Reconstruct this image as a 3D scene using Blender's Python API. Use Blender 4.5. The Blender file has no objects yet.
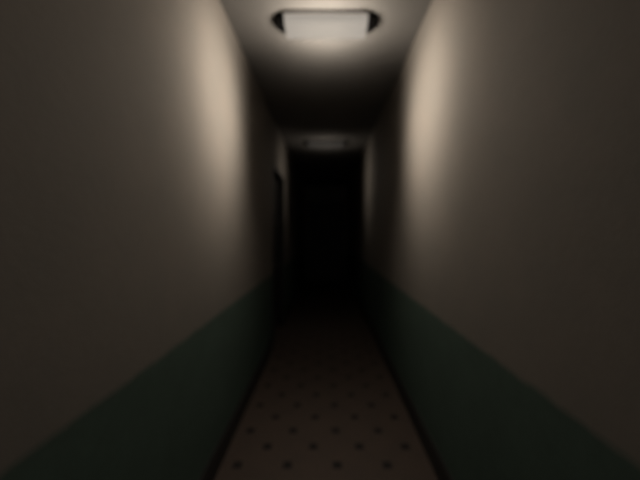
import bpy, bmesh, math
from mathutils import Vector, Matrix

S = bpy.context.scene
COL = S.collection
PI = math.pi

# ------------------------------------------------------------------ settings
S.view_settings.view_transform = 'Standard'
S.view_settings.look = 'None'
S.view_settings.exposure = 0.0
S.view_settings.gamma = 1.0
S.view_settings.use_curve_mapping = False

# corridor dimensions (metres); it runs along +Y, the camera stands at the origin
HW = 0.74            # half width
CH = 3.226           # ceiling height
Y0, Y1 = -1.6, 9.6   # near (open) end, far end
DADO = 1.05          # top of the green paint
DY0, DY1, DZ = 3.98, 5.02, 2.58   # doorway in the left wall

# ------------------------------------------------------------------ node helpers
def new_mat(name):
    m = bpy.data.materials.new(name)
    m.use_nodes = True
    nt = m.node_tree
    return m, nt, nt.nodes['Principled BSDF']

def nd(nt, kind, **kw):
    n = nt.nodes.new(kind)
    for k, v in kw.items():
        setattr(n, k, v)
    return n

def math_node(nt, op, a, b=None, c=None):
    n = nd(nt, 'ShaderNodeMath', operation=op)
    for i, v in enumerate((a, b, c)):
        if v is None:
            continue
        if isinstance(v, (int, float)):
            n.inputs[i].default_value = v
        else:
            nt.links.new(v, n.inputs[i])
    return n.outputs[0]

def mix(nt, fac, a, b):
    n = nd(nt, 'ShaderNodeMix', data_type='RGBA')
    for s, v in ((n.inputs[0], fac), (n.inputs[6], a), (n.inputs[7], b)):
        if isinstance(v, (int, float)):
            s.default_value = v
        elif isinstance(v, tuple):
            s.default_value = (*v, 1) if len(v) == 3 else v
        else:
            nt.links.new(v, s)
    return n.outputs[2]

def noise(nt, vec, scale, detail=4, rough=0.6):
    n = nd(nt, 'ShaderNodeTexNoise')
    n.inputs['Scale'].default_value = scale
    n.inputs['Detail'].default_value = detail
    n.inputs['Roughness'].default_value = rough
    nt.links.new(vec, n.inputs['Vector'])
    return n.outputs[0]

def ramp(nt, v, lo, hi):
    n = nd(nt, 'ShaderNodeMapRange')
    n.inputs[1].default_value = lo
    n.inputs[2].default_value = hi
    nt.links.new(v, n.inputs[0])
    return n.outputs[0]

def bump(nt, height, strength, dist, bsdf):
    b = nd(nt, 'ShaderNodeBump')
    b.inputs['Strength'].default_value = strength
    b.inputs['Distance'].default_value = dist
    nt.links.new(height, b.inputs['Height'])
    nt.links.new(b.outputs[0], bsdf.inputs['Normal'])

def plain(name, color, rough=0.6, metallic=0.0, vary=0.12, scale=14):
    m, nt, b = new_mat(name)
    tc = nd(nt, 'ShaderNodeTexCoord')
    f = noise(nt, tc.outputs['Object'], scale)
    dark = tuple(c * (1 - vary) for c in color)
    lite = tuple(min(1, c * (1 + vary)) for c in color)
    nt.links.new(mix(nt, f, dark, lite), b.inputs['Base Color'])
    b.inputs['Roughness'].default_value = rough
    b.inputs['Metallic'].default_value = metallic
    return m

# ------------------------------------------------------------------ materials
WALL_A, WALL_B = (0.182, 0.161, 0.139), (0.165, 0.151, 0.132)
GREEN_A, GREEN_B = (0.070, 0.103, 0.083), (0.060, 0.088, 0.071)

def wall_material():
    """old plaster: beige above, a green painted dado below, faint blotches"""
    m, nt, b = new_mat('painted_plaster')
    tc = nd(nt, 'ShaderNodeTexCoord')
    vec = tc.outputs['Object']
    sep = nd(nt, 'ShaderNodeSeparateXYZ')
    nt.links.new(vec, sep.inputs[0])
    blot = ramp(nt, noise(nt, vec, 5.0, 5, 0.6), 0.3, 0.7)
    fine = ramp(nt, noise(nt, vec, 26.0, 4, 0.6), 0.3, 0.7)
    up = mix(nt, blot, WALL_A, WALL_B)
    up = mix(nt, math_node(nt, 'MULTIPLY', fine, 0.12), up, (0.15, 0.118, 0.09))
    low = mix(nt, blot, GREEN_A, GREEN_B)
    low = mix(nt, math_node(nt, 'MULTIPLY', fine, 0.15), low, (0.030, 0.038, 0.032))
    wob = math_node(nt, 'MULTIPLY', math_node(nt, 'SUBTRACT', noise(nt, vec, 9.0, 2), 0.5), 0.03)
    edge = math_node(nt, 'ADD', sep.outputs['Z'], wob)
    f = ramp(nt, edge, DADO - 0.016, DADO + 0.016)
    nt.links.new(mix(nt, f, low, up), b.inputs['Base Color'])
    b.inputs['Roughness'].default_value = 0.85
    b.inputs['Specular IOR Level'].default_value = 0.15
    bump(nt, fine, 0.12, 0.004, b)
    return m

def ceiling_material():
    m, nt, b = new_mat('ceiling_plaster')
    tc = nd(nt, 'ShaderNodeTexCoord')
    f = ramp(nt, noise(nt, tc.outputs['Object'], 4.0, 5), 0.3, 0.7)
    nt.links.new(mix(nt, f, (0.150, 0.141, 0.130), (0.138, 0.130, 0.120)), b.inputs['Base Color'])
    b.inputs['Roughness'].default_value = 0.9
    b.inputs['Specular IOR Level'].default_value = 0.1
    return m

def floor_material():
    """pale octagon tiles with small dark diamond insets and thin grout"""
    m, nt, b = new_mat('octagon_dot_tiles')
    tc = nd(nt, 'ShaderNodeTexCoord')
    vec = tc.outputs['Object']
    sep = nd(nt, 'ShaderNodeSeparateXYZ')
    nt.links.new(vec, sep.inputs[0])
    P = 0.346
    x = math_node(nt, 'SUBTRACT', sep.outputs['X'], 0.078)
    y = math_node(nt, 'SUBTRACT', sep.outputs['Y'], 1.974)
    # rotated lattice: dots sit where u and v are both whole numbers
    u = math_node(nt, 'DIVIDE', math_node(nt, 'ADD', x, y), P)
    v = math_node(nt, 'DIVIDE', math_node(nt, 'SUBTRACT', x, y), P)
    def dist(t):
        fr = math_node(nt, 'SUBTRACT', t, math_node(nt, 'ROUND', t))
        return math_node(nt, 'ABSOLUTE', fr)
    du, dv = dist(u), dist(v)
    # inset: a small square standing on the lattice, its sides along x and y
    s = math_node(nt, 'ADD', du, dv)
    dot = math_node(nt, 'LESS_THAN', s, 0.17)
    rim = math_node(nt, 'LESS_THAN', s, 0.205)
    grout = math_node(nt, 'LESS_THAN', math_node(nt, 'MINIMUM', du, dv), 0.010)
    grout = math_node(nt, 'MAXIMUM', grout, rim)
    blot = ramp(nt, noise(nt, vec, 6.0, 5), 0.3, 0.7)
    fine = ramp(nt, noise(nt, vec, 40.0, 3), 0.3, 0.7)
    tile = mix(nt, blot, (0.082, 0.060, 0.047), (0.070, 0.053, 0.043))
    tile = mix(nt, math_node(nt, 'MULTIPLY', fine, 0.15), tile, (0.060, 0.038, 0.028))
    c = mix(nt, math_node(nt, 'MULTIPLY', grout, 0.35), tile, (0.045, 0.036, 0.031))
    c = mix(nt, dot, c, (0.017, 0.0145, 0.0135))
    nt.links.new(c, b.inputs['Base Color'])
    b.inputs['Roughness'].default_value = 0.6
    b.inputs['Specular IOR Level'].default_value = 0.2
    bump(nt, math_node(nt, 'SUBTRACT', 1.0, grout), 0.15, 0.002, b)
    return m

def diffuser_material(name, strength):
    m, nt, b = new_mat(name)
    tc = nd(nt, 'ShaderNodeTexCoord')
    f = noise(nt, tc.outputs['Object'], 9.0)
    nt.links.new(mix(nt, f, (0.018, 0.017, 0.0155), (0.021, 0.020, 0.018)), b.inputs['Base Color'])
    b.inputs['Roughness'].default_value = 0.9
    b.inputs['Specular IOR Level'].default_value = 0.02
    b.inputs['Emission Color'].default_value = (1.0, 0.90, 0.79, 1)
    b.inputs['Emission Strength'].default_value = strength
    return m

M_WALL = wall_material()
M_CEIL = ceiling_material()
M_FLOOR = floor_material()
M_BASE = plain('black_skirting', (0.020, 0.019, 0.0175), 0.6)
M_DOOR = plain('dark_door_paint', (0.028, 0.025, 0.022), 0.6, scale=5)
M_FRAME = plain('door_frame_paint', (0.022, 0.020, 0.018), 0.6)
M_METAL = plain('dull_metal', (0.25, 0.24, 0.22), 0.4, 1.0)
M_CAP = plain('black_plastic', (0.005, 0.0047, 0.0044), 0.9)
M_CAP.node_tree.nodes['Principled BSDF'].inputs['Specular IOR Level'].default_value = 0.05
M_HOUSING = plain('lamp_enamel', (0.33, 0.31, 0.28), 0.5)
M_GAP_SHADE = plain('lamp_gap_shade', (0.10, 0.092, 0.083), 0.6)
M_GLOW = diffuser_material('lit_diffuser', 0.345)
M_DIM = diffuser_material('dim_diffuser', 0.028)

# ------------------------------------------------------------------ mesh helpers
def box(bm, x0, x1, y0, y1, z0, z1):
    vs = [bm.verts.new((x, y, z)) for x in (x0, x1) for y in (y0, y1) for z in (z0, z1)]
    for f in ((0, 1, 3, 2), (4, 6, 7, 5), (0, 4, 5, 1), (2, 3, 7, 6), (0, 2, 6, 4), (1, 5, 7, 3)):
        bm.faces.new([vs[i] for i in f])

def prism(bm, profile, axis, a0, a1):
    """extrude a closed 2-D profile along axis ('x' or 'y')"""
    def pt(p, a):
        return (a, p[0], p[1]) if axis == 'x' else (p[0], a, p[1])
    A = [bm.verts.new(pt(p, a0)) for p in profile]
    B = [bm.verts.new(pt(p, a1)) for p in profile]
    n = len(A)
    for i in range(n):
        bm.faces.new((A[i], A[(i + 1) % n], B[(i + 1) % n], B[i]))
    bm.faces.new(A[::-1])
    bm.faces.new(B)

def obj(name, bm, mat, parent=None, smooth=False, bevel=0.0):
    bmesh.ops.recalc_face_normals(bm, faces=bm.faces)
    if smooth:
        for f in bm.faces:
            f.smooth = True
    me = bpy.data.meshes.new(name)
    bm.to_mesh(me)
    bm.free()
    me.materials.append(mat)
    if smooth:
        me.set_sharp_from_angle(angle=math.radians(40))
    o = bpy.data.objects.new(name, me)
    COL.objects.link(o)
    if parent:
        o.parent = parent
    if bevel:
        md = o.modifiers.new('bevel', 'BEVEL')
        md.width = bevel
        md.segments = 2
    return o

def boxes(*bs):
    bm = bmesh.new()
    for b in bs:
        box(bm, *b)
    return bm

def struct(o, label, cat):
    o['kind'] = 'structure'
    o['label'] = label
    o['category'] = cat
    return o

# ------------------------------------------------------------------ the corridor shell
struct(obj('floor', boxes((-HW - .2, HW + .2, Y0, Y1 + .2, -0.15, 0)), M_FLOOR),
       'pale tiled corridor floor with rows of small dark square insets', 'floor')
struct(obj('ceiling', boxes((-HW - .2, HW + .2, Y0, Y1 + .2, CH, CH + .15)), M_CEIL),
       'plain plaster ceiling carrying the two strip lamps', 'ceiling')
T = 0.2
struct(obj('wall_left', boxes((-HW - T, -HW, Y0, DY0, 0, CH),
                              (-HW - T, -HW, DY1, Y1, 0, CH),
                              (-HW - T, -HW, DY0, DY1, DZ, CH)), M_WALL),
       'left corridor wall, beige above a green painted dado, with a dark doorway', 'wall')
struct(obj('wall_right', boxes((HW, HW + T, Y0, Y1, 0, CH)), M_WALL),
       'right corridor wall without doorway, beige above a green painted dado', 'wall')
EDX = 0.64      # half width of the opening at the far end
struct(obj('wall_back', boxes((-HW - T, -EDX, Y1, Y1 + .2, 0, CH),
                              (EDX, HW + T, Y1, Y1 + .2, 0, CH),
                              (-EDX, EDX, Y1, Y1 + .2, 2.72, CH)), M_WALL),
       'unlit end wall of the corridor around the far dark door', 'wall')

def skirting(name, y0, y1, side, label):
    p = [(side * HW, 0), (side * (HW - .014), 0), (side * (HW - .014), .155),
         (side * (HW - .006), .17), (side * HW, .17)]
    bm = bmesh.new()
    for a, b in zip(y0, y1):
        prism(bm, p, 'y', a, b)
    struct(obj(name, bm, M_BASE), label, 'baseboard')

skirting('baseboard_left', (Y0, DY1 + .07), (DY0 - .07, Y1), -1, 'dark skirting along the foot of the left wall')
skirting('baseboard_right', (Y0,), (Y1,), 1, 'dark skirting along the foot of the right wall')

# side doorway: frame lining the opening and a dark leaf set back in it
def door_handle(parent, bm_fn):
    return obj('door_handle', bm_fn, M_METAL, parent, smooth=True)

def cyl(bm, p0, p1, r, n=16):
    p0, p1 = Vector(p0), Vector(p1)
    d = p1 - p0
    rot = d.to_track_quat('Z', 'Y').to_matrix().to_4x4()
    bmesh.ops.create_cone(bm, cap_ends=True, segments=n, radius1=r, radius2=r, depth=d.length,
                          matrix=Matrix.Translation((p0 + p1) / 2) @ rot)

fx0, fx1 = -HW - T, -HW + .006
frame = obj('trim_1', boxes((fx0, fx1, DY0, DY0 + .035, 0, DZ - .035),
                            (fx0, fx1, DY1 - .035, DY1, 0, DZ - .035),
                            (fx0, fx1, DY0, DY1, DZ - .035, DZ)), M_FRAME)
struct(frame, 'dark frame lining the doorway in the left wall', 'door frame')

def door_leaf(name, w, h, label, loc, rotz):
    """leaf lying in the local xz plane, front towards local -y"""
    bm = bmesh.new()
    t = 0.042
    st = 0.11
    zs = [(0.0, .22), (1.0, 1.14), (h - .13, h)]
    box(bm, 0, st, 0, t, 0, h)
    box(bm, w - st, w, 0, t, 0, h)
    for z0, z1 in zs:
        box(bm, st, w - st, 0, t, z0, z1)
    o = obj(name, bm, M_DOOR)
    pm = boxes((st, w - st, .012, t - .012, .22, 1.0), (st, w - st, .012, t - .012, 1.14, h - .13))
    obj('door_panel', pm, M_DOOR, o)
    hb = bmesh.new()
    cyl(hb, (w - .06, 0, 1.06), (w - .06, -.045, 1.06), .010)
    cyl(hb, (w - .06, -.042, 1.06), (w - .17, -.042, 1.06), .009)
    cyl(hb, (w - .06, 0, 1.06), (w - .06, -.006, 1.06), .024)
    obj('door_handle', hb, M_METAL, o, smooth=True)
    o.location = loc
    o.rotation_euler = (0, 0, rotz)
    return struct(o, label, 'door')

door_leaf('door_1', DY1 - DY0 - .08, DZ - .045, 'dark door set back in the left wall doorway',
          (-HW - .125, DY0 + .04, .006), PI / 2)
LW = EDX - .004
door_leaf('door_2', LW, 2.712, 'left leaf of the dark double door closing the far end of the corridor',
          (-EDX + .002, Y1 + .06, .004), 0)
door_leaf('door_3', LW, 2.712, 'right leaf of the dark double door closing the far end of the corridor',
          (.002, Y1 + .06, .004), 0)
# unseen panels added behind the doors to stop world light leaking in
struct(obj('far_light_block', boxes((-EDX - .1, EDX + .1, Y1 + .2, Y1 + .3, 0, 2.85)), M_FRAME),
       'unseen light-blocking panel added behind the far double door', 'light blocker')
struct(obj('side_light_block', boxes((-HW - T - .1, -HW - T, DY0 - .1, DY1 + .1, 0, DZ + .1)), M_FRAME),
       'unseen light-blocking panel added behind the side door', 'light blocker')

# ------------------------------------------------------------------ ceiling lamps
def lamp(label, y, glow):
    root = bpy.data.objects.new('ceiling_lamp', None)
    root.empty_display_size = .1
    COL.objects.link(root)
    root.location = (0, y, CH)
    root['label'] = label
    root['category'] = 'ceiling lamp'
    root['group'] = 'strip lamps on the corridor ceiling'
    # back plate against the ceiling
    obj('housing', boxes((-.315, .315, -.128, .105, -.022, 0)), M_HOUSING, root, bevel=.004)
    # trough diffuser: a flattened half round running across the corridor
    L = .308
    prof = []
    for i in range(25):
        a = PI * i / 24
        c, s = math.cos(a), math.sin(a)
        e = 0.72
        prof.append((-.012 - .112 * math.copysign(abs(c) ** e, c), -.022 - .058 * abs(s) ** e))
    bm = bmesh.new()
    prism(bm, prof, 'x', -L, L)
    obj('diffuser', bm, glow, root, smooth=True)
    # rim strip along the near edge, coloured dark for the shadow gap
    obj('rim', boxes((-.305, .305, -.136, -.126, -.024, 0)), M_GAP_SHADE, root, bevel=.003)
    # rounded black end caps
    for s in (-1, 1):
        bm = bmesh.new()
        N, K = 20, 8
        rings = []
        cy = -.022
        for k in range(K):
            a = (PI / 2) * k / K
            r, dx = math.cos(a) ** .75, math.sin(a)
            ring = []
            for i in range(N + 1):
                t = PI * i / N
                ring.append(bm.verts.new((s * (L - .006 + .102 * dx), cy + .098 * r * -math.cos(t), -.055 * r * math.sin(t))))
            rings.append(ring)
        tip = bm.verts.new((s * (L - .006 + .102), cy, 0))
        for A, B in zip(rings, rings[1:]):
            for i in range(N):
                bm.faces.new((A[i], A[i + 1], B[i + 1], B[i]))
        for i in range(N):
            bm.faces.new((rings[-1][i], rings[-1][i + 1], tip))
        bm.faces.new(rings[0])
        bm.faces.new([r[0] for r in rings] + [tip] + [r[-1] for r in rings[::-1]])
        obj('end_cap', bm, M_CAP, root, smooth=True)['label'] = 'rounded black end cap'
    return root

L1, L2 = 2.20, 5.06
lamp('nearer, brightly glowing strip lamp with black rounded ends on the ceiling', L1, M_GLOW)
lamp('farther, dim strip lamp with black ends on the ceiling deep in the corridor', L2, M_DIM)

WARM = (1.0, 0.90, 0.785)
def light(name, kind, loc, power, target=None, size=None, blend=1.0, scale=(1, 1, 1)):
    d = bpy.data.lights.new(name, kind)
    d.energy = power
    d.color = WARM
    d.shadow_soft_size = 0.0
    o = bpy.data.objects.new(name, d)
    COL.objects.link(o)
    o.location = loc
    if kind == 'SPOT':
        d.spot_size = math.radians(size)
        d.spot_blend = blend
        o.rotation_euler = (Vector(target) - Vector(loc)).to_track_quat('-Z', 'Y').to_euler()
        o.scale = scale
    return o

def lamp_fill(y, k):
    """unseen spots added around one strip lamp, aimed at walls, ceiling and floor"""
    D = math.degrees
    for s in (-1, 1):
        e = .055 * s - .005
        light('wall_fill_spot', 'SPOT', (-.095 * s, y + e, 2.85), 41 * k,
              (s * HW, y - .50 + e, 2.06), D(2.403), 0.963, (0.736, 1.0, 1))
        light('wall_beam_fill', 'SPOT', (-.532 * s, y - .114 + e, 2.66), 122 * k,
              (s * HW, y - .116 + e, 2.627), D(2.425), 0.88, (0.285, 0.47, 1))
        light('ceiling_side_fill', 'SPOT', (.194 * s, y - .025, 2.983), 1.2 * k,
              (.474 * s, y - .60, CH), D(2.219), 0.753, (0.876, 0.625, 1))
    light('ceiling_fill', 'SPOT', (0, y - .054, 2.774), 47 * k, (0, y + .015, CH), D(2.681), 0.881, (0.66, 0.612, 1))
    light('floor_fill', 'SPOT', (0, y - .05, CH - .15), 12 * k, (0, y + .7, 0), 75, 1.0)

lamp_fill(L1, 1.0)
lamp_fill(L2, 0.10)

# even fill added to lift the near walls, entering by the open near end
W = bpy.data.worlds.new('ambient_fill')
S.world = W
W.use_nodes = True
bg = W.node_tree.nodes['Background']
bg.inputs[0].default_value = (1.0, 0.96, 0.92, 1)
bg.inputs[1].default_value = 0.22

# ------------------------------------------------------------------ camera
cd = bpy.data.cameras.new('camera')
cam = bpy.data.objects.new('camera', cd)
COL.objects.link(cam)
cam.location = (0, 0, 1.6)
cam.rotation_euler = (PI / 2, 0, 0)
cd.sensor_width = 36
cd.lens = 36 * 285 / 640
cd.shift_x = -6 / 640
cd.shift_y = -6 / 640
cd.clip_start = 0.01
cd.dof.use_dof = True
cd.dof.focus_distance = 0.5
cd.dof.aperture_fstop = 1.1
S.camera = cam
